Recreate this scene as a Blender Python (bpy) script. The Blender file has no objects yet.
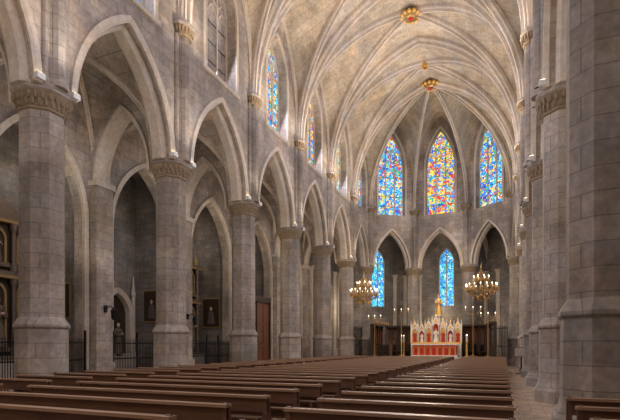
import bpy, math, random
from mathutils import Vector, Matrix
random.seed(4)
pi=math.pi
try:
    bpy.context.scene.view_settings.view_transform='Standard'
except Exception: pass
# ------------------------------------------------------------ materials
def newmat(name):
    m=bpy.data.materials.new(name); m.use_nodes=True
    nt=m.node_tree; b=nt.nodes['Principled BSDF']
    return m,nt,b
def mathn(nt,op,a,b=None):
    n=nt.nodes.new('ShaderNodeMath'); n.operation=op
    for i,x in enumerate((a,b)):
        if x is None: continue
        if isinstance(x,(int,float)): n.inputs[i].default_value=x
        else: nt.links.new(x,n.inputs[i])
    return n.outputs[0]
def mixc(nt,fac,a,b,mode='MIX'):
    n=nt.nodes.new('ShaderNodeMix'); n.data_type='RGBA'; n.blend_type=mode
    for s,x in ((n.inputs[0],fac),(n.inputs[6],a),(n.inputs[7],b)):
        if isinstance(x,(int,float)): s.default_value=x
        elif isinstance(x,tuple): s.default_value=(*x,1)
        else: nt.links.new(x,s)
    return n.outputs[2]
def weather(nt,b,col,g,blot,fine=(.78,1.2),streak=(.74,1.14),grime=(.62,1.08)):
    def nz(scale,detail,lo,hi,sc=None,a=.3,c=.7):
        n1=nt.nodes.new('ShaderNodeTexNoise'); n1.inputs['Scale'].default_value=scale; n1.inputs['Detail'].default_value=detail; n1.inputs['Roughness'].default_value=.62
        src=g.outputs['Position']
        if sc:
            mp=nt.nodes.new('ShaderNodeMapping'); mp.inputs['Scale'].default_value=sc; nt.links.new(src,mp.inputs[0]); src=mp.outputs[0]
        nt.links.new(src,n1.inputs['Vector'])
        mr=nt.nodes.new('ShaderNodeMapRange'); mr.inputs[1].default_value=a; mr.inputs[2].default_value=c
        mr.inputs[3].default_value=lo; mr.inputs[4].default_value=hi
        nt.links.new(n1.outputs[0],mr.inputs[0]); return mr.outputs[0],n1.outputs[0]
    f1,_=nz(.5,8,blot[0],blot[1])
    f2,raw=nz(7,6,fine[0],fine[1])
    f3,_=nz(1.6,5,streak[0],streak[1],(1,1,.16))
    f4,_=nz(.22,12,grime[0],grime[1],None,.42,.56)
    f=mathn(nt,'MULTIPLY',mathn(nt,'MULTIPLY',mathn(nt,'MULTIPLY',f1,f2),f3),f4)
    c=nt.nodes.new('ShaderNodeCombineColor')
    for i in range(3): nt.links.new(f,c.inputs[i])
    col=mixc(nt,1.0,col,c.outputs[0],'MULTIPLY')
    t,_=nz(.9,3,0,1)
    tint=mixc(nt,t,(1.08,.98,.86),(.95,.98,1.06))
    col=mixc(nt,1.0,col,tint,'MULTIPLY')
    nt.links.new(col,b.inputs['Base Color'])
    return raw
def stone(name,c1,c2,mortar,mode='wall',bw=.75,rh=.36,ms=.012,bump=.25,blot=(.65,1.18),grime=(.62,1.08)):
    m,nt,b=newmat(name)
    g=nt.nodes.new('ShaderNodeNewGeometry')
    sp=nt.nodes.new('ShaderNodeSeparateXYZ'); nt.links.new(g.outputs['Position'],sp.inputs[0])
    cb=nt.nodes.new('ShaderNodeCombineXYZ')
    if mode=='wall':
        sn=nt.nodes.new('ShaderNodeSeparateXYZ'); nt.links.new(g.outputs['True Normal'],sn.inputs[0])
        fx=mathn(nt,'GREATER_THAN',mathn(nt,'ABSOLUTE',sn.outputs[0]),.8)
        d=mathn(nt,'SUBTRACT',sp.outputs[1],sp.outputs[0])
        u=mathn(nt,'ADD',sp.outputs[0],mathn(nt,'MULTIPLY',d,fx))
        nt.links.new(u,cb.inputs[0]); nt.links.new(sp.outputs[2],cb.inputs[1])
    else:
        nt.links.new(sp.outputs[0],cb.inputs[0]); nt.links.new(sp.outputs[1],cb.inputs[1])
    br=nt.nodes.new('ShaderNodeTexBrick'); nt.links.new(cb.outputs[0],br.inputs['Vector'])
    br.inputs['Color1'].default_value=(*c1,1); br.inputs['Color2'].default_value=(*c2,1); br.inputs['Mortar'].default_value=(*mortar,1)
    br.inputs['Scale'].default_value=1; br.inputs['Brick Width'].default_value=bw; br.inputs['Row Height'].default_value=rh
    br.inputs['Mortar Size'].default_value=ms; br.inputs['Mortar Smooth'].default_value=.6
    raw=weather(nt,b,br.outputs['Color'],g,blot,grime=grime)
    b.inputs['Roughness'].default_value=.85
    bp=nt.nodes.new('ShaderNodeBump'); bp.inputs['Strength'].default_value=bump; bp.inputs['Distance'].default_value=.03
    h=mathn(nt,'SUBTRACT',mathn(nt,'MULTIPLY',raw,.8),mathn(nt,'MULTIPLY',br.outputs['Fac'],.5))
    nt.links.new(h,bp.inputs['Height']); nt.links.new(bp.outputs[0],b.inputs['Normal'])
    return m
def rough_stone(name,c,blot=(.75,1.12)):
    m,nt,b=newmat(name); g=nt.nodes.new('ShaderNodeNewGeometry')
    rgb=nt.nodes.new('ShaderNodeRGB'); rgb.outputs[0].default_value=(*c,1)
    weather(nt,b,rgb.outputs[0],g,blot,(.85,1.15),(.85,1.1),(.8,1.05)); b.inputs['Roughness'].default_value=.85
    return m
def plain(name,c,rough=.6,metal=0,var=.15,scale=6,emit=None,es=0):
    m,nt,b=newmat(name)
    g=nt.nodes.new('ShaderNodeNewGeometry')
    n=nt.nodes.new('ShaderNodeTexNoise'); n.inputs['Scale'].default_value=scale; n.inputs['Detail'].default_value=4
    nt.links.new(g.outputs['Position'],n.inputs['Vector'])
    o=mixc(nt,n.outputs[0],tuple(x*(1-var) for x in c),tuple(min(1,x*(1+var)) for x in c))
    nt.links.new(o,b.inputs['Base Color'])
    b.inputs['Roughness'].default_value=rough; b.inputs['Metallic'].default_value=metal
    if emit: b.inputs['Emission Color'].default_value=(*emit,1); b.inputs['Emission Strength'].default_value=es
    return m
def wood(name,c1,c2,rough=.4):
    m,nt,b=newmat(name)
    g=nt.nodes.new('ShaderNodeNewGeometry')
    mp=nt.nodes.new('ShaderNodeMapping'); mp.inputs['Scale'].default_value=(1.2,14,14)
    nt.links.new(g.outputs['Position'],mp.inputs[0])
    n=nt.nodes.new('ShaderNodeTexNoise'); n.inputs['Scale'].default_value=1.5; n.inputs['Detail'].default_value=6
    nt.links.new(mp.outputs[0],n.inputs['Vector'])
    nt.links.new(mixc(nt,n.outputs[0],c1,c2),b.inputs['Base Color']); b.inputs['Roughness'].default_value=rough
    return m
def glass(name,cols,strength,s1=3.6,s2=9):
    m,nt,b=newmat(name)
    g=nt.nodes.new('ShaderNodeNewGeometry')
    def vor(scale,feat='F1'):
        v=nt.nodes.new('ShaderNodeTexVoronoi'); v.feature=feat; v.inputs['Scale'].default_value=scale
        nt.links.new(g.outputs['Position'],v.inputs['Vector']); return v
    def ramp(fac,cols):
        r=nt.nodes.new('ShaderNodeValToRGB'); r.color_ramp.interpolation='CONSTANT'
        el=r.color_ramp.elements
        while len(el)>1: el.remove(el[-1])
        el[0].position=0; el[0].color=(*cols[0],1)
        for i,cc in enumerate(cols[1:],1):
            e=el.new(i/len(cols)); e.color=(*cc,1)
        nt.links.new(fac,r.inputs[0]); return r.outputs[0]
    v=vor(s1); s=nt.nodes.new('ShaderNodeSeparateColor'); nt.links.new(v.outputs['Color'],s.inputs[0])
    c=ramp(s.outputs[0],cols)
    vs=vor(s2); s2_=nt.nodes.new('ShaderNodeSeparateColor'); nt.links.new(vs.outputs['Color'],s2_.inputs[0])
    c2=ramp(s2_.outputs[1],cols)
    k2=mathn(nt,'GREATER_THAN',s2_.outputs[2],.5)
    c=mixc(nt,k2,c,c2)
    e=vor(s2,'DISTANCE_TO_EDGE')
    k=mathn(nt,'GREATER_THAN',e.outputs['Distance'],.03)
    c=mixc(nt,k,(.03,.04,.08),c)
    nt.links.new(c,b.inputs['Emission Color']); b.inputs['Emission Strength'].default_value=strength  # emission stands in for sky light coming through the panes
    b.inputs['Base Color'].default_value=(.02,.02,.03,1); b.inputs['Roughness'].default_value=.5
    return m
M_wall=stone('ashlar_wall',(.52,.455,.395),(.39,.345,.305),(.28,.25,.22))
M_pier=stone('ashlar_pier',(.41,.36,.315),(.34,.30,.265),(.21,.185,.16),bw=1.1,rh=.42,ms=.012,bump=.15,blot=(.75,1.12))
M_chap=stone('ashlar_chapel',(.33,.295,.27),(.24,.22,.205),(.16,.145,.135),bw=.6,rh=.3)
M_vault=stone('vault_stone',(.58,.505,.41),(.47,.41,.335),(.38,.33,.265),mode='h',bw=.9,rh=.33,ms=.012,bump=.1,blot=(.75,1.15),grime=(.78,1.05))
M_rib=rough_stone('rib_stone',(.60,.535,.46))
M_cap=plain('carved_capital',(.23,.165,.10),.65,var=.5,scale=12)
M_floor=stone('floor_tiles',(.62,.47,.34),(.52,.39,.29),(.26,.20,.15),mode='h',bw=.6,rh=.6,ms=.008,bump=.04,blot=(.9,1.1),grime=(.9,1.05))
M_floor.node_tree.nodes['Principled BSDF'].inputs['Roughness'].default_value=.2
M_marble=plain('presbytery_marble',(.50,.44,.38),.3,scale=2)
M_wood=wood('pew_wood',(.085,.042,.024),(.20,.10,.057),.38)
M_top=wood('pew_lit_top',(.26,.15,.09),(.44,.28,.18),.32)  # paler copy of the pew wood; light caught on tops is in the colour
M_dark=wood('dark_wood',(.03,.018,.012),(.06,.035,.022))
M_door=wood('door_wood',(.13,.045,.025),(.20,.08,.04))
M_ret=plain('retable_wood',(.15,.11,.08),.5,var=.4,scale=8)
M_ogold=plain('aged_gilding',(.34,.22,.09),.5,.2,var=.3)
M_iron=plain('wrought_iron',(.010,.010,.012),.5,.6)
M_gold=plain('gilding',(.85,.52,.15),.35,.5)
M_brass=plain('brass',(.45,.28,.11),.35,.8)
M_white=plain('white_stone',(.85,.78,.66),.6)
M_red=plain('red_panel',(.52,.02,.012),.6)
M_lamp=plain('lamp_glow',(1,.9,.7),.5,emit=(1,.80,.5),es=6)
M_candle=plain('candle_wax',(.9,.85,.7),.5)
M_cloth=plain('altar_cloth',(.85,.83,.8),.8)
M_skin=plain('painted_skin',(.6,.43,.33),.6)
M_blue=plain('painted_robe',(.13,.10,.09),.6)
M_flood=plain('floodlight_body',(.7,.7,.7),.4)
M_stem=plain('plant_stem',(.05,.2,.04))
B1=(.01,.10,.58); B2=(.02,.30,1.0); CY=(.10,.72,1.0); RD=(.85,.03,.015); YL=(1,.72,.08); GR=(.04,.55,.18); WH=(.85,.95,.9); OR=(1,.35,.03)
G_blue=glass('stained_glass_blue',[B1,B2,CY,B2,RD,CY,YL,B2,GR,YL,B1,WH],1.3)
G_warm=glass('stained_glass_warm',[B2,RD,YL,CY,OR,YL,B2,RD,GR,YL,B1],1.35)
G_nave=glass('stained_glass_nave',[B2,OR,CY,GR,YL,B1,RD,CY,YL,WH],1.2)
G_cyan=glass('stained_glass_cyan',[B2,CY,B1,CY,B2,WH,CY,GR],1.3)
# ------------------------------------------------------------ mesh builder
class MB:
    def __init__(s): s.v=[]; s.f=[]; s.m=[]; s.mats=[]
    def mi(s,mat):
        if mat not in s.mats: s.mats.append(mat)
        return s.mats.index(mat)
    def add(s,vs,fs,mat):
        o=len(s.v); s.v+= [tuple(p) for p in vs]; k=s.mi(mat)
        for f in fs: s.f.append([i+o for i in f]); s.m.append(k)
    def box(s,x0,x1,y0,y1,z0,z1,mat):
        s.add([(x0,y0,z0),(x1,y0,z0),(x1,y1,z0),(x0,y1,z0),(x0,y0,z1),(x1,y0,z1),(x1,y1,z1),(x0,y1,z1)],
              [(0,3,2,1),(4,5,6,7),(0,1,5,4),(1,2,6,5),(2,3,7,6),(3,0,4,7)],mat)
    def lathe(s,cx,cy,prof,n,mat,rot=0,sx=1,sy=1):
        vs=[];fs=[]
        for r,z in prof:
            for i in range(n):
                a=rot+2*pi*i/n; vs.append((cx+r*sx*math.cos(a),cy+r*sy*math.sin(a),z))
        for j in range(len(prof)-1):
            for i in range(n):
                i2=(i+1)%n; fs.append((j*n+i,j*n+i2,(j+1)*n+i2,(j+1)*n+i))
        fs.append(tuple(range(n))[::-1]); fs.append(tuple((len(prof)-1)*n+i for i in range(n)))
        s.add(vs,fs,mat)
    def sweep(s,path,lat,prof,mat,closed=True,flip=None):
        path=[Vector(p) for p in path]; lat=Vector(lat).normalized(); n=len(path)
        Ns=[]
        for i in range(n):
            t=(path[min(i+1,n-1)]-path[max(i-1,0)]).normalized(); Ns.append(lat.cross(t).normalized())
        sg=1
        if flip is None:
            if max(Ns,key=lambda q:abs(q.z)).z<0: sg=-1
        else: sg=flip
        k=len(prof); vs=[];fs=[]
        for p,N in zip(path,Ns):
            for a,b in prof: vs.append(p+lat*a+N*(b*sg))
        for i in range(n-1):
            for j in range(k):
                j2=(j+1)%k; fs.append((i*k+j,i*k+j2,(i+1)*k+j2,(i+1)*k+j))
        fs.append(tuple(range(k))[::-1]); fs.append(tuple((n-1)*k+j for j in range(k)))
        s.add(vs,fs,mat)
    def tube(s,path,r,mat,n=6):
        path=[Vector(p) for p in path]; m=len(path); vs=[];fs=[]
        for i,p in enumerate(path):
            t=(path[min(i+1,m-1)]-path[max(i-1,0)])
            t=t.normalized() if t.length>1e-9 else Vector((0,0,1))
            a=Vector((0,0,1)) if abs(t.z)<.9 else Vector((1,0,0))
            u=t.cross(a).normalized(); w=t.cross(u)
            rr=r[i] if isinstance(r,(list,tuple)) else r
            for k in range(n): q=2*pi*k/n; vs.append(p+u*rr*math.cos(q)+w*rr*math.sin(q))
        for i in range(m-1):
            for k in range(n):
                k2=(k+1)%n; fs.append((i*n+k,i*n+k2,(i+1)*n+k2,(i+1)*n+k))
        fs.append(tuple(range(n))[::-1]); fs.append(tuple((m-1)*n+k for k in range(n)))
        s.add(vs,fs,mat)
    def ball(s,c,r,mat,n=8,sz=1):
        prof=[(max(r*math.sin(pi*j/6),.001),c[2]-r*sz*math.cos(pi*j/6)) for j in range(7)]
        s.lathe(c[0],c[1],prof,n,mat)
    def mesh(s,name,smooth=False):
        me=bpy.data.meshes.new(name); me.from_pydata(s.v,[],s.f)
        for m in s.mats: me.materials.append(m)
        for p,k in zip(me.polygons,s.m): p.material_index=k; p.use_smooth=smooth
        me.update()
        import bmesh
        bm=bmesh.new(); bm.from_mesh(me); bmesh.ops.recalc_face_normals(bm,faces=bm.faces[:]); bm.to_mesh(me); bm.free()
        return me
    def obj(s,name,smooth=False,loc=(0,0,0),rz=0):
        return place(name,s.mesh(name,smooth),loc,rz)
def place(name,me,loc=(0,0,0),rz=0):
    o=bpy.data.objects.new(name,me); o.location=loc; o.rotation_euler=(0,0,rz)
    bpy.context.scene.collection.objects.link(o); return o
def archz(u,a,h):
    u=min(abs(u),a); R=(a*a+h*h)/(2*a); return math.sqrt(max(R*R-(u+R-a)**2,0))
def archpath(org,du,uc,a,zs,za,n=14,foot=None):
    org=Vector(org);du=Vector(du);pts=[]
    if foot is not None: pts.append(org+du*(uc-a)+Vector((0,0,foot)))
    h=za-zs;R=(a*a+h*h)/(2*a); th=math.acos((R-a)/R)
    for i in range(n+1):
        q=th*i/n; pts.append(org+du*(uc-(a-R+R*math.cos(q)))+Vector((0,0,zs+R*math.sin(q))))
    for i in range(n-1,-1,-1):
        q=th*i/n; pts.append(org+du*(uc+(a-R+R*math.cos(q)))+Vector((0,0,zs+R*math.sin(q))))
    if foot is not None: pts.append(org+du*(uc+a)+Vector((0,0,foot)))
    return pts
def panel(mb,org,du,nr,th,u0,u1,z0,z1,holes,mat):
    org=Vector(org);du=Vector(du).normalized();nr=Vector(nr).normalized()
    us={u0,u1}
    for uc,hw,zb,zs,za in holes:
        for i in range(-14,15):
            us.add(round(uc+hw*math.sin(pi/2*i/14),5))
    us=sorted(us)
    P=lambda u,z,w: org+du*u+nr*w+Vector((0,0,z))
    F=th/2
    def top(h,u): return h[3]+archz(u-h[0],h[1],h[4]-h[3])
    for a,b in zip(us[:-1],us[1:]):
        if b-a<1e-4: continue
        mid=(a+b)/2
        act=sorted([h for h in holes if abs(mid-h[0])<h[1]],key=lambda h:h[2])
        lo=(z0,z0)
        segs=[]
        for h in act:
            if h[2]>z0+1e-3:
                segs.append((lo,(h[2],h[2])))
                mb.add([P(a,h[2],-F),P(b,h[2],-F),P(b,h[2],F),P(a,h[2],F)],[(0,1,2,3)],mat)
            lo=(top(h,a),top(h,b))
            mb.add([P(a,lo[0],-F),P(b,lo[1],-F),P(b,lo[1],F),P(a,lo[0],F)],[(0,1,2,3)],mat)
        segs.append((lo,(z1,z1)))
        for l,t in segs:
            for w in (F,-F):
                mb.add([P(a,l[0],w),P(b,l[1],w),P(b,t[1],w),P(a,t[0],w)],[(0,1,2,3)],mat)
    for uc,hw,zb,zs,za in holes:
        for sg in (-1,1):
            u=uc+sg*hw
            mb.add([P(u,zb,-F),P(u,zb,F),P(u,zs,F),P(u,zs,-F)],[(0,1,2,3)],mat)
    for u in (u0,u1): mb.add([P(u,z0,-F),P(u,z0,F),P(u,z1,F),P(u,z1,-F)],[(0,1,2,3)],mat)
    mb.add([P(u0,z1,-F),P(u1,z1,-F),P(u1,z1,F),P(u0,z1,F)],[(0,1,2,3)],mat)
WN=[0]
def window(org,du,nr,hw,zb,zs,za,gm,lights=3):
    WN[0]+=1
    mb=MB(); org=Vector(org);du=Vector(du).normalized();nr=Vector(nr).normalized()
    P=lambda u,z,w=0: org+du*u+nr*w+Vector((0,0,z))
    N=12
    us=[-hw+2*hw*i/(2*N) for i in range(2*N+1)]
    for a,b in zip(us[:-1],us[1:]):
        mb.add([P(a,zb),P(b,zb),P(b,zs+archz(b,hw,za-zs)),P(a,zs+archz(a,hw,za-zs))],[(0,1,2,3)],gm)
    pr=lambda w,d:[(-d,-w),(d,-w),(d,w),(-d,w)]
    mb.sweep(archpath(org,du,0,hw-.04,zs,za-.05,10,zb),nr,pr(.05,.10),M_rib)
    lw=2*hw/lights
    zm=zs-.15*(za-zs)
    for i in range(1,lights):
        u=-hw+lw*i
        ztop=zs+archz(u,hw,za-zs)*.55
        mb.sweep([P(u,zb),P(u,ztop)],nr,pr(.045,.09),M_rib,flip=1)
    for i in range(lights):
        u=-hw+lw*(i+.5)
        mb.sweep(archpath(P(u,0),du,0,lw/2-.03,zm-lw*.2,zm+lw*.7,6),nr,pr(.03,.08),M_rib)
    def circ(u,z,r):
        pts=[P(u+r*math.cos(2*pi*k/16),z+r*math.sin(2*pi*k/16)) for k in range(17)]
        mb.sweep(pts,nr,pr(.03,.08),M_rib)
    rr=(za-zs)*.17
    circ(0,zs+(za-zs)*.66,rr)
    if lights>=3:
        circ(-lw*.52,zs+(za-zs)*.34,rr*.9); circ(lw*.52,zs+(za-zs)*.34,rr*.9)
    z=zb+.9
    while z<zs:
        mb.tube([P(-hw,z,.03),P(hw,z,.03)],.02,M_iron,4); z+=.9
    mb.obj('window_%d'%WN[0])
# ------------------------------------------------------------ plan
W=7.0; Bay=5.69; Y0=9.65
ys=[Y0+Bay*n for n in range(-3,6)]
YC=ys[-1]
ZS=14.2; H=8.4; w=6.5; b=Bay/2
ZA=8.85; ZAP=12.7
AX=10.9; CX=13.8
V=[(-7,YC),(-6.4,YC+4.0),(-2.5,YC+6.6),(2.5,YC+6.6),(6.4,YC+4.0),(7,YC)]
mb=MB(); mb.box(-14.3,14.3,-8,52,-.3,0,M_floor); mb.obj('floor')
ribp=lambda a,d:[(-a,.05),(-a,-.4*d),(-.75*a,-.55*d),(-.4*a,-.6*d),(-.3*a,-d),(.3*a,-d),(.4*a,-.6*d),(.75*a,-.55*d),(a,-.4*d),(a,.05)]
for side,sx in (('left',-1),('right',1)):
    mb=MB()
    for i in range(len(ys)-1):
        ym=(ys[i]+ys[i+1])/2
        panel(mb,(sx*7,ym,0),(0,1,0),(-sx,0,0),1.0,-b,b,ZA,23.2,[(0,2.2,ZA,ZA,ZAP),(0,1.25,13.7,17.0,19.1)],M_wall)
        mb.sweep(archpath((sx*7,ym,0),(0,1,0),0,2.2,ZA,ZAP),(1,0,0),[(-.3,.05),(-.3,-.1),(-.2,-.2),(.2,-.2),(.3,-.1),(.3,.05)],M_rib)
        mb.sweep(archpath((sx*6.48,ym,0),(0,1,0),0,2.26,ZA,ZAP+.06),(1,0,0),[(-.09,.12),(-.09,-.06),(.05,-.12),(.09,-.02),(.09,.12)],M_rib)
        mb.sweep(archpath((sx*6.5,ym,0),(0,1,0),0,1.33,17.0,19.22,10,13.6),(1,0,0),[(-.08,.09),(-.08,-.07),(.08,-.07),(.08,.09)],M_rib)
        mb.box(min(sx*6.38,sx*6.6),max(sx*6.38,sx*6.6),ym-1.5,ym+1.5,13.45,13.62,M_rib)
        mb.sweep([(sx*6.45,ym+b*t,ZS+archz(w*abs(t),w,H)*.8) for t in [k/12-1 for k in range(25)]],(1,0,0),ribp(.12,.2),M_rib)
    mb.obj('wall_nave_'+side)
for i in range(len(ys)-1):
    ym=(ys[i]+ys[i+1])/2
    for sx in (-1,1):
        gm=G_nave if i%2 else G_warm
        if sx==-1 and i==4: gm=M_wall
        window((sx*7.05,ym,0),(0,1,0),(-sx,0,0),1.25,13.7,17.0,19.1,gm,3)
mb=MB()
for i in range(5):
    a=Vector((*V[i],0)); c=Vector((*V[i+1],0)); mid=(a+c)/2; d=(c-a); L=d.length; d.normalize()
    nr=Vector((d.y,-d.x,0)); 
    if (Vector((0,YC,0))-mid).dot(nr)<0: nr=-nr
    big=1<=i<=3
    if big: win=(0,1.3,13.7,18.0,21.5); 
    else: win=(0,1.0,13.9,16.8,18.6)
    ah=L/2-.62
    panel(mb,mid,d,nr,.9,-L/2-.1,L/2+.1,ZA,23.4,[(0,ah,ZA,ZA,12.3),win],M_wall)
    mb.sweep(archpath(mid,d,0,ah,ZA,12.3),nr,[(-.25,.05),(-.25,-.08),(-.15,-.16),(.15,-.16),(.25,-.08),(.25,.05)],M_rib)
    mb.sweep(archpath(mid+nr*.46,d,0,ah+.05,ZA,12.36),nr,[(-.08,.1),(-.08,-.05),(.08,-.08),(.08,.1)],M_rib)
    mb.sweep(archpath(mid+nr*.46,d,0,win[1]+.07,win[3],win[4]+.1,10,win[2]-.1),nr,[(-.08,.09),(-.08,-.07),(.08,-.07),(.08,.09)],M_rib)
    window(mid-nr*.05,d,nr,win[1],win[2],win[3],win[4],G_warm if i==2 else G_blue)
mb.obj('wall_apse')
# ---- piers
mb=MB(); R8=pi/8
mb.lathe(0,0,[(.86,0),(.86,.32),(.80,.42),(.74,.55),(.72,.65),(.71,2.1)],8,M_pier,R8)
mb.lathe(0,0,[(.72,2.08),(.76,2.14),(.76,2.20),(.68,2.32),(.61,2.42)],8,M_pier,R8)
mb.lathe(0,0,[(.61,2.4),(.60,8.22)],8,M_pier,R8)
mb.lathe(0,0,[(.61,8.2),(.65,8.23),(.65,8.28),(.62,8.31)],8,M_cap,R8)
mb.lathe(0,0,[(.61,8.3),(.64,8.42),(.70,8.57),(.75,8.68)],16,M_cap,R8)
for row,(z,r,q) in enumerate(((8.42,.63,0),(8.58,.69,.5))):
    for k in range(24):
        a=2*pi*(k+q)/24
        mb.lathe(r*math.cos(a),r*math.sin(a),[(.03,z-.10),(.05,z-.02),(.065,z+.05),(.03,z+.10)],5,M_cap)
mb.lathe(0,0,[(.77,8.68),(.83,8.73),(.83,8.78),(.80,8.81),(.80,8.9)],8,M_pier,R8)
for (lx,ly,r) in ((.62,0,.22),(.52,.32,.11),(.52,-.32,.11),(.60,.19,.06),(.60,-.19,.06)):
    mb.lathe(lx,ly,[(r+.05,8.9),(r+.05,9.02),(r,9.12),(r,13.75),(r+.02,13.8)],10,M_pier)
mb.lathe(.62,0,[(.27,13.75),(.31,13.8),(.29,13.88),(.36,14.13)],10,M_cap,sy=1.3)
mb.lathe(.62,0,[(.38,14.12),(.42,14.18),(.39,14.27)],8,M_pier,R8,sy=1.3)
for k in range(10):
    a=-pi/2+pi*k/9
    mb.lathe(.62+.32*math.cos(a),.42*math.sin(a),[(.02,13.88),(.05,13.98),(.05,14.05),(.02,14.1)],5,M_cap)
pm=mb.mesh('pier')
for sx in (-1,1):
    for y in ys: place('pier',pm,(sx*7,y,0),0 if sx<0 else pi)
for vx,vy in V[1:5]:
    place('pier',pm,(vx,vy,0),math.atan2(YC-vy,-vx))
fm=MB(); fm.box(-.09,.09,-.12,.12,0,.16,M_flood); fm.box(-.07,.07,-.10,.10,.16,.175,M_lamp); fm.tube([(-.2,0,.0),(0,0,.05)],.02,M_iron)
fm=fm.mesh('floodlight')
for sx in (-1,1):
    for y in ys[1:]:
        for q in (-.58,.58):
            place('floodlight',fm,(sx*6.38,y+q,8.9),0)
# ---- ceiling : nave vault
mb=MB(); hl=.8
def cell(r,q,hlf): return archz(q*w,w,H)*(1-(1-hlf)*((r-q)/(1-q) if q<.9999 else 0)) 
n=22
for i in range(len(ys)-1):
    ym=(ys[i]+ys[i+1])/2; vs=[];fs=[]
    for a in range(n+1):
        for c in range(n+1):
            X=math.sin(pi/2*(2*a/n-1)); Y=math.sin(pi/2*(2*c/n-1))
            r,q=abs(X),abs(Y)
            z=cell(r,q,hl) if q<r else archz(r*w,w,H)
            vs.append((X*w,ym+Y*b,ZS+z))
    for a in range(n):
        for c in range(n):
            k=a*(n+1)+c; fl=(a<n/2)==(c<n/2)
            q=[k,k+1,k+n+2,k+n+1]
            if fl: fs+= [(q[0],q[1],q[2]),(q[0],q[2],q[3])]
            else: fs+= [(q[0],q[1],q[3]),(q[1],q[2],q[3])]
    mb.add(vs,fs,M_vault)
VI=[(-w,YC),(-6.0,YC+3.7),(-2.35,YC+6.1),(2.35,YC+6.1),(6.0,YC+3.7),(w,YC)]
for i in range(5):
    big=1<=i<=3
    A=Vector((*VI[i],0));C=Vector((*VI[i+1],0));O=Vector((0,YC,0)); vs=[];fs=[]
    hlf=1.0 if big else .8
    for j in range(n+1):
        r=math.sin(pi/2*j/n)
        for k in range(n+1):
            s=(math.sin(pi/2*(2*k/n-1))+1)/2; q=abs(2*s-1)*r
            p=O+(A*(1-s)+C*s-O)*r*(1.0+ (.06 if big else .03)*(1 if r>.99 else 0))
            vs.append((p.x,p.y,ZS+cell(r,q,hlf)))
    for j in range(n):
        for k in range(n):
            a=j*(n+1)+k; fs.append((a,a+1,a+n+2,a+n+1))
    mb.add(vs,fs,M_vault)
ceil=mb.obj('ceiling',True)
mb=MB()
ts=[math.sin(pi/2*(k/16-1)) for k in range(33)]
for i,y in enumerate(ys):
    mb.sweep([(t*w,y,ZS+archz(t*w,w,H)) for t in ts],(0,1,0),ribp(.25,.46),M_rib)
for i in range(len(ys)-1):
    ym=(ys[i]+ys[i+1])/2
    for s in (-1,1):
        mb.sweep([(t*w,ym+s*t*b,ZS+archz(t*w,w,H)) for t in ts],Vector((-s*b,w,0)),ribp(.15,.36),M_rib)
for vx,vy in VI[1:5]:
    pts=[(vx*-t,YC+(vy-YC)*-t,ZS+archz(t*w,w,H)) for t in ts[:17]]
    mb.sweep(pts,Vector((-(vy-YC),vx,0)),ribp(.15,.36),M_rib)
mb.obj('trim_vault_ribs')
def boss(x,y,z,r):
    mb=MB(); mb.lathe(0,0,[(.02,-.42),(r*.35,-.42),(r*.5,-.36),(r*.95,-.34),(r,-.2),(r*.8,0)],16,M_brass)
    for k in range(12):
        a=2*pi*k/12; mb.lathe(r*1.02*math.cos(a),r*1.02*math.sin(a),[(.02,-.4),(r*.22,-.33),(r*.22,-.22),(.02,-.1)],6,M_gold)
    mb.lathe(0,0,[(.02,-.5),(r*.25,-.48),(r*.3,-.4)],8,M_red)
    mb.obj('ceiling_boss',loc=(x,y,z))
for i in range(len(ys)-1): boss(0,(ys[i]+ys[i+1])/2,ZS+H-.12,.55 if i!=7 else .2)
boss(0,YC,ZS+H-.12,.62)
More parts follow.
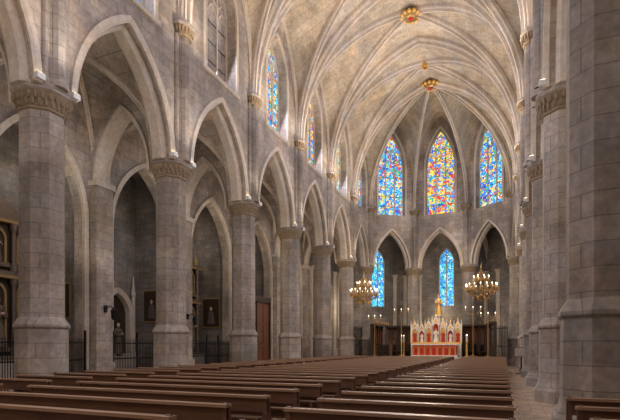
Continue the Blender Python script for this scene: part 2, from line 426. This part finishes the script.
# ---- aisles
for side,sx in (('left',-1),('right',1)):
    mb=MB()
    for i in range(len(ys)-1):
        ym=(ys[i]+ys[i+1])/2
        holes=[(0,2.15,0,6.9,10.4)]
        panel(mb,(sx*11.2,ym,0),(0,1,0),(-sx,0,0),.6,-b,b,0,13,holes,M_wall)
        mb.sweep(archpath((sx*10.9,ym,0),(0,1,0),0,2.18,6.9,10.45,12,0),(1,0,0),[(-.1,.1),(-.1,-.08),(.1,-.12),(.1,.1)],M_rib)
    for i,y in enumerate(ys):
        panel(mb,(sx*9.25,y,0),(1,0,0),(0,1,0),.7,-1.75,1.75,ZA-.2,13,[(0,1.45,ZA-.2,ZA-.2,11.5)],M_wall)
        mb.sweep(archpath((sx*9.25,y,0),(1,0,0),0,1.45,ZA-.2,11.5),(0,1,0),[(-.42,.06),(-.42,-.04),(-.3,-.14),(.3,-.14),(.42,-.04),(.42,.06)],M_rib)
        mb.box(min(sx*10.5,sx*11.6),max(sx*10.5,sx*11.6),y-.45,y+.45,0,8.4,M_wall)
        mb.box(min(sx*10.42,sx*11.6),max(sx*10.42,sx*11.6),y-.53,y+.53,8.38,8.62,M_rib)
        mb.box(min(sx*10.42,sx*11.6),max(sx*10.42,sx*11.6),y-.53,y+.53,0,.9,M_wall)
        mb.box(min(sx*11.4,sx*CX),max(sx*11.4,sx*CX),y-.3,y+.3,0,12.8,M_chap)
    mb.obj('wall_aisle_'+side)
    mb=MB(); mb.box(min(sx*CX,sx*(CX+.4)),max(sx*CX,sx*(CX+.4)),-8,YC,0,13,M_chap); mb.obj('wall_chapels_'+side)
    mb=MB()
    for i in range(len(ys)-1):
        ym=(ys[i]+ys[i+1])/2; vs=[];fs=[];m=12;hw_=1.95
        for a in range(m+1):
            for c in range(m+1):
                X=math.sin(pi/2*(2*a/m-1)); Y=math.sin(pi/2*(2*c/m-1))
                z=archz(min(abs(X),abs(Y))*w,w,H)/H*3.7
                vs.append((sx*9.15+X*hw_,ym+Y*b,ZA-.1+z))
        for a in range(m):
            for c in range(m):
                k=a*(m+1)+c; fs.append((k,k+1,k+m+2,k+m+1))
        mb.add(vs,fs,M_wall)
        for s in (-1,1):
            mb.sweep([(sx*9.15+t*hw_,ym+s*t*b,ZA-.1+archz(t*w,w,H)/H*3.7) for t in ts[::2]],Vector((-s*b,hw_,0)),ribp(.1,.2),M_rib)
    mb.box(min(sx*11.3,sx*CX),max(sx*11.3,sx*CX),-8,YC,11,11.2,M_wall)
    mb.obj('ceiling_aisle_'+side)
# ---- ambulatory
U=[(-11.2,YC),(-10,YC+6.3),(-4,YC+10.5),(4,YC+10.5),(10,YC+6.3),(11.2,YC)]
mb=MB()
for i in range(5):
    a=Vector((*U[i],0)); c=Vector((*U[i+1],0)); mid=(a+c)/2; d=(c-a); L=d.length; d.normalize()
    nr=Vector((d.y,-d.x,0))
    if (Vector((0,YC,0))-mid).dot(nr)<0: nr=-nr
    off=.1 if i==2 else (.6 if i==1 else 0)
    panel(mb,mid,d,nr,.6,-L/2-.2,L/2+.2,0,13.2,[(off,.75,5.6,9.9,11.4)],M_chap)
    window(mid+d*off,d,nr,.75,5.6,9.9,11.4,G_cyan,2)
    for u in (-L/2,-L/4-.5,L/4+.5):
        p=mid+d*u+nr*.35; mb.lathe(p.x,p.y,[(.3,0),(.3,1.2),(.2,1.4),(.2,8.4),(.34,8.8)],8,M_rib)
mb.obj('wall_ambulatory')
mb=MB(); A=V;O=[(-11.2,YC),(-10,YC+6.3),(-4,YC+10.6),(4,YC+10.6),(10,YC+6.3),(11.2,YC)]
for i in range(5):
    vs=[(*A[i],12.8),(*A[i+1],12.8),(*O[i+1],12.8),(*O[i],12.8)]
    mb.add(vs,[(0,1,2,3)],M_vault)
for i in range(1,5):
    p=Vector((*A[i],ZA));q=Vector((*O[i],ZA));m_=(p+q)/2
    mb.sweep([p+(q-p)*((t+1)/2)+Vector((0,0,archz(t,1,1)*3.6)) for t in ts[::2]],Vector((-(q-p).y,(q-p).x,0)),ribp(.2,.3),M_rib)
mb.obj('ceiling_ambulatory')
mb=MB(); panel(mb,(0,-7.9,0),(1,0,0),(0,1,0),.5,-14.2,14.2,0,23.4,[(0,1.6,0,3.5,5.5)],M_wall); mb.obj('wall_west')
mb=MB(); mb.box(-1.6,0,-8.1,-8.0,0,5.5,M_door); mb.box(0.01,1.6,-8.1,-8.0,0,5.5,M_door)
for k in range(4):
    for s in (-1.5,.15): mb.box(s,s+1.3,-8.0,-7.95,.2+k*1.3,1.2+k*1.3,M_door)
mb.obj('door_1')
mb=MB(); yp=(ys[6]+ys[7])/2
def portal(mb,y,x):
    mb.box(x-.1,x+.1,y-2.1,y+2.1,0,5.0,M_door)
    mb.box(x-.15,x+.25,y-2.13,y+2.13,4.8,5.2,M_dark)
    for s in range(4):
        for k in range(3):
            mb.box(x+.1,x+.15,y-1.95+s*1.0,y-1.1+s*1.0,.3+k*1.5,1.6+k*1.5,M_door)
    for s in (-2.05,-.0,2.05): mb.box(x,x+.22,y+s-.08,y+s+.08,0,4.8,M_dark)
portal(mb,yp,-11.1); mb.obj('door_2')
mb=MB()
for k in range(44):
    y=-2.12+4.24*k/43; mb.tube([(0,y,0),(0,y,1.85)],.020,M_iron,4); mb.lathe(0,y,[(.03,1.85),(.012,1.9),(.001,2.0)],4,M_iron)
for z in (.12,1.0,1.7): mb.box(-.02,.02,-2.12,2.12,z,z+.06,M_iron)
for y in (-2.08,-.6,.6,2.08): mb.box(-.035,.035,y-.035,y+.035,0,2.15,M_iron); mb.ball((0,y,2.2),.06,M_iron)
rm=mb.mesh('iron_railing')
for i in range(1,8):
    if i!=6: place('iron_railing',rm,(-10.8,(ys[i]+ys[i+1])/2,0))
for i in (4,5,6): place('iron_railing',rm,(10.8,(ys[i]+ys[i+1])/2,0))
def statue(mb,x,y,z,h,robe,skin,head=None):
    k=h/1.7
    mb.lathe(x,y,[(.30*k,z),(.27*k,z+.3*k),(.2*k,z+.8*k),(.19*k,z+1.0*k),(.24*k,z+1.3*k),(.2*k,z+1.4*k),(.07*k,z+1.45*k),(.06*k,z+1.5*k)],12,robe,sy=.8)
    mb.ball((x,y,z+1.6*k),.1*k,skin,10,1.25)
    for s in (-1,1):
        mb.tube([(x+s*.2*k,y,z+1.34*k),(x+s*.29*k,y-.03,z+1.08*k),(x+s*.12*k,y-.24*k,z+1.0*k),(x+s*.03*k,y-.28*k,z+1.08*k)],[.08*k,.075*k,.06*k,.035*k],robe,8)
        mb.ball((x+s*.03*k,y-.29*k,z+1.12*k),.045*k,skin)
def retable(name,loc,rz):
    mb=MB()
    mb.box(-2.0,2.0,-.9,.0,0,1.1,M_marble); mb.box(-2.08,2.08,-1.0,0,1.1,1.2,M_ret)
    mb.box(-1.95,1.95,-.3,0,1.2,6.9,M_dark)
    def frame(x,z0,z1,hw):
        mb.sweep(archpath((x,-.33,0),(1,0,0),0,hw,z1-hw*1.2,z1,8,z0),(0,1,0),[(-.07,.05),(.07,.05),(.07,-.05),(-.07,-.05)],M_ogold)
        mb.box(x-hw-.1,x+hw+.1,-.5,-.28,z0-.18,z0,M_ret)
        statue(mb,x,-.42,z0,(z1-z0)*.78,M_ret,M_skin)
    for z0,z1 in ((1.2,4.35),(4.65,6.6)):
        for x in (-1.85,-.68,.68,1.85):
            mb.lathe(x,-.45,[(.15,z0),(.15,z0+.25),(.09,z0+.35),(.08,z1-.35),(.14,z1-.2),(.16,z1)],12,M_ret)
        mb.box(-2.1,2.1,-.62,0,z1,z1+.12,M_ogold); mb.box(-2.02,2.02,-.55,0,z1+.12,z1+.3,M_ret)
        for x in (-1.27,0,1.27): frame(x,z0+.35,z1-.2,.38)
    mb.add([(-1.3,-.5,6.9),(1.3,-.5,6.9),(0,-.5,7.7),(-1.3,0,6.9),(1.3,0,6.9),(0,0,7.7)],[(0,1,2),(3,5,4),(0,2,5,3),(1,4,5,2),(0,3,4,1)],M_ret)
    for x in (-1.85,1.85): mb.lathe(x,-.35,[(.12,6.9),(.16,7.1),(.06,7.3),(.01,7.6)],8,M_ogold)
    for x in (-1.4,-1,1,1.4): mb.lathe(x,-.8,[(.08,1.2),(.03,1.3),(.03,1.55),(.05,1.6)],8,M_ogold); mb.lathe(x,-.8,[(.02,1.6),(.02,1.85)],6,M_candle)
    mb.obj(name,loc=loc,rz=rz)
retable('side_altar_retable',(-13.78,(ys[3]+ys[4])/2+.1,0),pi/2)
retable('side_altar_retable',(-13.78,(ys[5]+ys[6])/2+.1,0),pi/2)
mb=MB()
mb.box(-1.1,1.1,-.35,0,0,1.2,M_marble)
mb.sweep(archpath((0,-.15,0),(1,0,0),0,.95,3.2,4.5,10,1.2),(0,1,0),[(-.2,.2),(.2,.2),(.2,-.1),(.05,-.16),(-.2,-.1)],M_rib)
for k in range(-9,9):
    a=k/9*.9;c=(k+1)/9*.9
    mb.add([(a,-.04,1.2),(c,-.04,1.2),(c,-.04,3.2+archz(c,.95,1.3)),(a,-.04,3.2+archz(a,.95,1.3))],[(0,1,2,3)],M_dark)
for s in (-1,1): mb.lathe(s*1.25,-.2,[(.16,0),(.16,1.2),(.1,1.3),(.1,4.3),(.15,4.4),(.1,4.6),(.01,5.5)],8,M_rib)
statue(mb,0,-.35,1.2,1.6,M_ret,M_rib)
mb.obj('niche_altar',loc=(-13.8,(ys[4]+ys[5])/2+.9,0),rz=pi/2)
def lantern(loc,rz):
    mb=MB(); mb.tube([(0,0,0),(0,-.25,.12),(0,-.45,0)],.02,M_iron); mb.lathe(0,-.45,[(.02,.02),(.13,-.08),(.1,-.42),(.03,-.5)],6,M_iron); mb.lathe(0,-.45,[(.06,-.12),(.06,-.36)],6,M_brass)
    mb.box(-.08,.08,-.03,.03,-.15,.15,M_iron); mb.obj('wall_lantern',loc=loc,rz=rz)
for i in (4,5,6): lantern((-10.46,ys[i],3.2),pi/2)
def painting(loc,rz,wd,ht):
    mb=MB(); mb.box(-wd,wd,-.06,0,-ht,ht,M_ogold); mb.box(-wd+.08,wd-.08,-.075,-.05,-ht+.08,ht-.08,M_dark); mb.lathe(0,-.08,[(wd*.4,-ht*.75),(wd*.3,0),(wd*.12,ht*.1)],8,M_blue,sy=.1); mb.lathe(0,-.08,[(.01,ht*.1),(wd*.18,ht*.25),(.01,ht*.4)],8,M_skin,sy=.2)
    mb.obj('framed_painting',loc=loc,rz=rz)
painting((-12.6,ys[4]-.31,3.6),0,.5,.8)
painting((-12.6,ys[5]-.31,3.8),0,.6,.9)
painting((-12.6,ys[6]-.31,3.8),0,.7,1.0)
mb=MB(); mb.lathe(0,0,[(.1,0),(.16,.25)],10,M_rib)
for k in range(22):
    a=k*2.4; r=.05+.1*(k%3)/2; mb.tube([(0,0,.2),(r*1.3*math.cos(a),r*1.3*math.sin(a),.38+.02*(k%4))],.006,M_stem,4)
    mb.ball((r*1.4*math.cos(a),r*1.4*math.sin(a),.42+.02*(k%4)),.045,M_red,6)
mb.obj('flower_pot',loc=(-10.1,13.5,0))
# ---- pews
def pewmesh(L):
    mb=MB(); h=L/2
    for x in (-h,h-.06):
        o=[(-.30,0),(-.30,.90),(-.27,.93),(-.22,.9),(-.14,.52),(.12,.50),(.20,.46),(.20,.38),(.14,.32),(.16,0)]
        k=len(o); vs=[(x,a,c) for a,c in o]+[(x+.06,a,c) for a,c in o]
        mb.add(vs,[tuple(range(k)),tuple(range(2*k-1,k-1,-1))]+[(i,(i+1)%k,(i+1)%k+k,i+k) for i in range(k)],M_wood)
    mb.box(-h,h,-.16,.18,.42,.455,M_top)
    mb.box(-h-.02,h+.02,-.33,-.21,.875,.91,M_top)
    mb.box(-h,h,-.285,-.255,.68,.875,M_wood); mb.box(-h,h,-.27,-.245,.47,.58,M_wood)
    mb.box(-h+.06,h-.06,-.44,-.28,.60,.62,M_wood)
    mb.box(-h+.06,h-.06,-.62,-.46,.16,.20,M_dark)
    for x in (-h+.1,0,h-.14): mb.box(x,x+.05,-.60,-.28,0,.16,M_dark); mb.box(x,x+.04,-.44,-.27,.50,.60,M_wood); mb.box(x,x+.05,-.27,.15,0,.42,M_wood)
    return mb.mesh('pew')
P1=pewmesh(2.35);P2=pewmesh(4.7)
y=3.0
while y<33.5:
    for x,me in ((-4.35,P1),(0,P2),(4.3,P1)): place('pew',me,(x,y,0))
    y+=1.02
P3=pewmesh(2.2)
for y in (5.4,6.4,7.4): place('pew',P3,(7.25,y,0))
for y in (12.6,18.2,23.9,29.6): place('pew',P3,(8.4,y,0))
# ---- presbytery
mb=MB()
for k in range(4): mb.box(-5.4+.3*k*.6,5.4-.3*k*.6,35.2+.35*k,YC+6.0,.17*k,.17*(k+1),M_marble)
mb.box(-1.2,1.2,36.3,39.9,.68,.70,M_red)
mb.obj('presbytery_platform')
ZP=.68
mb=MB()
mb.box(-1.9,1.9,40.0,41.0,ZP,ZP+.15,M_white); mb.box(-1.75,1.75,40.1,41,ZP+.15,ZP+1.0,M_red); mb.box(-1.9,1.9,40,41.05,ZP+1.0,ZP+1.1,M_cloth)
for k in range(8):
    x=-1.75+k*.5; mb.lathe(x,40.08,[(.05,ZP+.15),(.03,ZP+.3),(.03,ZP+.85),(.06,ZP+1.0)],8,M_gold)
for k in range(7):
    x=-1.5+k*.5; mb.sweep(archpath((x,40.08,0),(1,0,0),0,.19,ZP+.6,ZP+.9,6,ZP+.2),(0,1,0),[(-.02,.02),(.02,.02),(.02,-.02),(-.02,-.02)],M_gold)
mb.obj('high_altar')
mb=MB()
zb=ZP+1.1
mb.box(-2.1,2.1,41.1,41.6,ZP,zb,M_white); mb.box(-2.1,2.1,41.1,41.6,zb,zb+.15,M_gold)
for k in range(-3,4):
    c=k*.6; top=zb+1.25+(.6 if k==0 else .25 if abs(k)==1 else .2 if abs(k)==3 else 0); aw=.25
    mb.box(c-.28,c+.28,41.45,41.6,zb,top,M_red if k%2==0 else M_gold)
    panel(mb,(c,41.3,0),(1,0,0),(0,-1,0),.12,-.3,.3,zb,top,[(0,aw-.03,zb+.1,top-.45,top-.1)],M_white)
    mb.add([(c-.3,41.22,top),(c+.3,41.22,top),(c,41.22,top+.55),(c-.3,41.4,top),(c+.3,41.4,top),(c,41.4,top+.55)],[(0,1,2),(3,5,4),(0,2,5,3),(1,4,5,2),(0,3,4,1)],M_white)
    mb.add([(c-.18,41.2,top+.04),(c+.18,41.2,top+.04),(c,41.2,top+.38)],[(0,1,2)],M_gold)
    mb.lathe(c,41.3,[(.04,top+.5),(.07,top+.6),(.02,top+.68),(.01,top+.8)],6,M_gold)
    for s in (-.3,.3): mb.lathe(c+s,41.25,[(.05,zb),(.05,top+.1),(.08,top+.15),(.05,top+.2),(.01,top+.6)],6,M_white)
    statue(mb,c,41.4,zb+.15,(top-zb)*.62,M_white if k%2==0 else M_red,M_skin)
mb.obj('gothic_altarpiece')
mb=MB(); mb.lathe(.1,42.4,[(.4,ZP),(.4,ZP+.3),(.22,ZP+.5),(.2,4.0),(.35,4.2),(.35,4.3)],12,M_white)
statue(mb,.1,42.4,4.3,1.7,M_gold,M_skin); mb.lathe(.1,42.4,[(.1,5.98),(.14,6.1),(.05,6.08)],8,M_gold)
mb.tube([(-.05,42.15,5.4),(-.1,42.1,5.6)],.07,M_white,8); mb.ball((-.1,42.1,5.68),.06,M_skin)
mb.obj('virgin_statue_on_column')
cm=MB(); cm.lathe(0,0,[(.18,0),(.18,.06),(.05,.12),(.04,.5),(.07,.55),(.04,.6),(.04,1.2),(.1,1.28)],10,M_gold); cm.lathe(0,0,[(.035,1.28),(.035,1.75)],8,M_candle); cm.lathe(0,0,[(.012,1.75),(.02,1.8),(.002,1.88)],6,M_lamp)
cm=cm.mesh('floor_candlestick')
for x in (-2.6,2.6): 
    for y in (39.6,40.6): place('floor_candlestick',cm,(x,y,ZP))
mb=MB(); mb.box(-.25,.25,-.2,.2,0,.08,M_wood); mb.box(-.08,.08,-.08,.08,.08,1.1,M_wood)
mb.add([(-.32,-.25,1.05),(.32,-.25,1.05),(.32,.25,1.3),(-.32,.25,1.3),(-.32,-.25,1.1),(.32,-.25,1.1),(.32,.25,1.35),(-.32,.25,1.35)],[(0,3,2,1),(4,5,6,7),(0,1,5,4),(1,2,6,5),(2,3,7,6),(3,0,4,7)],M_wood)
mb.obj('lectern',loc=(-3.2,38.2,ZP),rz=pi)
def stalls(name,L,loc,rz):
    mb=MB(); k=int(L/.7)
    mb.box(-L/2,L/2,-.05,.05,0,2.6,M_dark); mb.box(-L/2-.05,L/2+.05,-.5,.08,2.6,2.75,M_dark); mb.box(-L/2,L/2,-.5,0,.42,.48,M_dark)
    for i in range(k+1):
        x=-L/2+L*i/k; mb.box(x-.03,x+.03,-.55,0,0,1.0,M_dark); mb.box(x-.03,x+.03,-.15,0,1,2.6,M_dark)
        mb.lathe(x,-.45,[(.03,2.75),(.05,2.85),(.005,3.05)],6,M_brass)
    for i in range(k):
        x=-L/2+L*(i+.5)/k; mb.sweep(archpath((x,-.1,0),(1,0,0),0,L/k/2-.06,2.1,2.5,5,1.1),(0,1,0),[(-.03,.03),(.03,.03),(.03,-.03),(-.03,-.03)],M_door)
    mb.obj(name,loc=loc,rz=rz)
stalls('choir_stalls',3.6,(-4.8,39.7,ZP),pi*.5)
stalls('choir_stalls',3.6,(4.8,39.7,ZP),-pi*.5)
stalls('choir_stalls',2.8,(-3.2,42.6,ZP),.55)
stalls('choir_stalls',2.8,(3.2,42.6,ZP),-.55)
mb=MB()
for i in range(5):
    a=Vector((*V[i],0));c=Vector((*V[i+1],0));d=(c-a);L=d.length;d.normalize();k=int((L-1.8)/.14)
    for j in range(k+1):
        p=a+d*(.9+(L-1.8)*j/k); mb.tube([p,p+Vector((0,0,3.2))],.022,M_iron,4); mb.lathe(p.x,p.y,[(.03,3.2),(.001,3.38)],4,M_iron)
    for z in (.3,1.6,3.1): mb.tube([a+d*.88+Vector((0,0,z)),c-d*.88+Vector((0,0,z))],.03,M_iron,4)
mb.obj('apse_iron_grille')
# ---- chandeliers
def chandelier(x,y,z):
    mb=MB()
    def ring(r,z,t):
        mb.tube([(r*math.cos(2*pi*k/32),r*math.sin(2*pi*k/32),z) for k in range(33)],t,M_brass,6)
    mb.lathe(0,0,[(.02,-.75),(.09,-.68),(.03,-.58),(.14,-.4),(.05,-.2),(.05,.5),(.14,.7),(.04,.95),(.03,1.5)],12,M_brass)
    ring(.95,0,.035); ring(.97,.12,.02); ring(.5,-.42,.03); ring(.5,.62,.025)
    for k in range(16):
        a=2*pi*k/16; ca,sa=math.cos(a),math.sin(a)
        mb.tube([(.1*ca,.1*sa,-.35),(.45*ca,.45*sa,-.42),(.8*ca,.8*sa,-.25),(.95*ca,.95*sa,.0)],.026,M_brass,5)
        mb.tube([(.95*ca,.95*sa,.1),(.75*ca,.75*sa,.35),(.5*ca,.5*sa,.62),(.15*ca,.15*sa,1.2)],.022,M_brass,5)
        mb.lathe(.98*ca,.98*sa,[(.02,-.08),(.08,.12),(.06,.14)],8,M_gold)
        mb.lathe(.98*ca,.98*sa,[(.025,.14),(.025,.32)],6,M_candle); mb.lathe(.98*ca,.98*sa,[(.02,.32),(.03,.36),(.003,.43)],6,M_lamp)
    for k in range(8):
        a=2*pi*(k+.5)/8; ca,sa=math.cos(a),math.sin(a)
        mb.lathe(.5*ca,.5*sa,[(.02,.6),(.06,.7)],6,M_gold); mb.lathe(.5*ca,.5*sa,[(.02,.7),(.02,.85)],6,M_candle); mb.lathe(.5*ca,.5*sa,[(.02,.85),(.03,.9),(.003,.98)],6,M_lamp)
        mb.lathe(.52*ca,.52*sa,[(.01,-.62),(.05,-.55),(.02,-.42)],6,M_gold)
    zt=ZS+archz(4,w,H)-z
    mb.tube([(0,0,1.5),(0,0,zt)],.008,M_iron,5)
    mb.lathe(0,0,[(.03,1.5),(.05,1.6),(.01,1.75)],6,M_brass)
    mb.obj('chandelier',loc=(x,y,z),smooth=False)
chandelier(-4,33,5.3); chandelier(4,33,5.3)
def candelabrum(x,y,z0,h,nn):
    mb=MB(); mb.lathe(0,0,[(.3,0),(.3,.08),(.06,.2),(.04,h-.2),(.07,h-.1),(.03,h)],10,M_brass)
    for s in nn:
        mb.tube([(0,0,h-.35),(s*.6,0,h-.4),(s,0,h-.1)],.02,M_brass,5); mb.lathe(s,0,[(.03,h-.12),(.09,h-.04)],8,M_gold)
        mb.lathe(s,0,[(.025,h-.04),(.025,h+.14)],6,M_candle); mb.lathe(s,0,[(.015,h+.14),(.03,h+.18),(.003,h+.24)],6,M_lamp)
    mb.obj('candelabrum',loc=(x,y,z0))
for x in (-3.0,3.0): candelabrum(x,41.5,ZP,4.0,(-.6,0,.6))
for x in (-4.3,4.3): candelabrum(x,37.2,ZP,3.2,(-.5,0,.5))
mb=MB(); mb.box(-.3,.3,-.25,.25,0,.05,M_dark); mb.box(-.04,.04,-.04,.04,.05,1.1,M_dark); mb.box(-.35,.35,-.06,.02,1.0,1.5,M_rib); mb.box(-.38,.38,.02,.06,.97,1.53,M_dark); mb.obj('notice_stand',loc=(6.3,29.6,0))
# ------------------------------------------------------------ lights
def light(kind,name,loc,energy,col,size=.3,rot=None,**k):
    l=bpy.data.lights.new(name,kind); l.energy=energy; l.color=col
    if kind=='AREA': l.shape='RECTANGLE'; l.size=k['sx']; l.size_y=k['sy']
    else: l.shadow_soft_size=size
    if kind=='SPOT': l.spot_size=k['ang']; l.spot_blend=1.0
    o=bpy.data.objects.new(name,l); o.location=loc
    if rot: o.rotation_euler=rot
    bpy.context.scene.collection.objects.link(o)
WARM=(1,.82,.58); COOL=(.78,.80,1.0); NEU=(1,.89,.76)
for i,y in enumerate(ys):
    for sx in (-1,1):
        light('SPOT','vault_fill',(sx*4.4,y,12.6),780,WARM,.35,(pi,sx*.12,0),ang=2.3)  # spots floating free of any fixture, added to brighten the vault
        if sx<0 or i>5: light('SPOT','capital_uplight',(sx*5.6,y,9.1),180,(1,.86,.68),.2,(pi,0,0),ang=2.0)
for i in range(len(ys)-1):
    ym=(ys[i]+ys[i+1])/2
    for sx in (-1,1):
        light('AREA','daylight_clerestory',(sx*6.3,ym,16),250,COOL,rot=(0,sx*pi/2*.75,0),sx=4.5,sy=2)
        light('POINT','aisle_lamp',(sx*9.2,ym,7.6),(100 if i%2 else 50),(WARM if i>4 else NEU),.2)
        if sx<0: light('POINT','chapel_fill',(-12.8,ym,8.5),(45 if i%2 else 22),NEU,.15)  # unseen point added to brighten chapel and aisle, no fixture modelled
    light('POINT','nave_fill',(0,ym,7.0),(170 if i<4 else 220),NEU,.6)  # added fill point in mid-nave, hangs from nothing
light('POINT','apse_lamp',(0,YC+1,8),450,WARM,.5)
for x,y in ((-8.5,42),(8.5,42),(0,47)): light('POINT','ambulatory_lamp',(x,y,5),130,WARM,.4)
wd=bpy.data.worlds.new('sky'); bpy.context.scene.world=wd; wd.use_nodes=True
wd.node_tree.nodes['Background'].inputs[0].default_value=(.5,.6,.8,1); wd.node_tree.nodes['Background'].inputs[1].default_value=.3
cam=bpy.data.cameras.new('camera'); co=bpy.data.objects.new('camera',cam)
co.location=(5.37,0,1.6); co.rotation_euler=(pi/2,0,math.radians(22.4))
cam.sensor_width=36; cam.lens=470/620*36; cam.shift_y=136/620; cam.clip_start=.05; cam.clip_end=200
bpy.context.scene.collection.objects.link(co); bpy.context.scene.camera=co
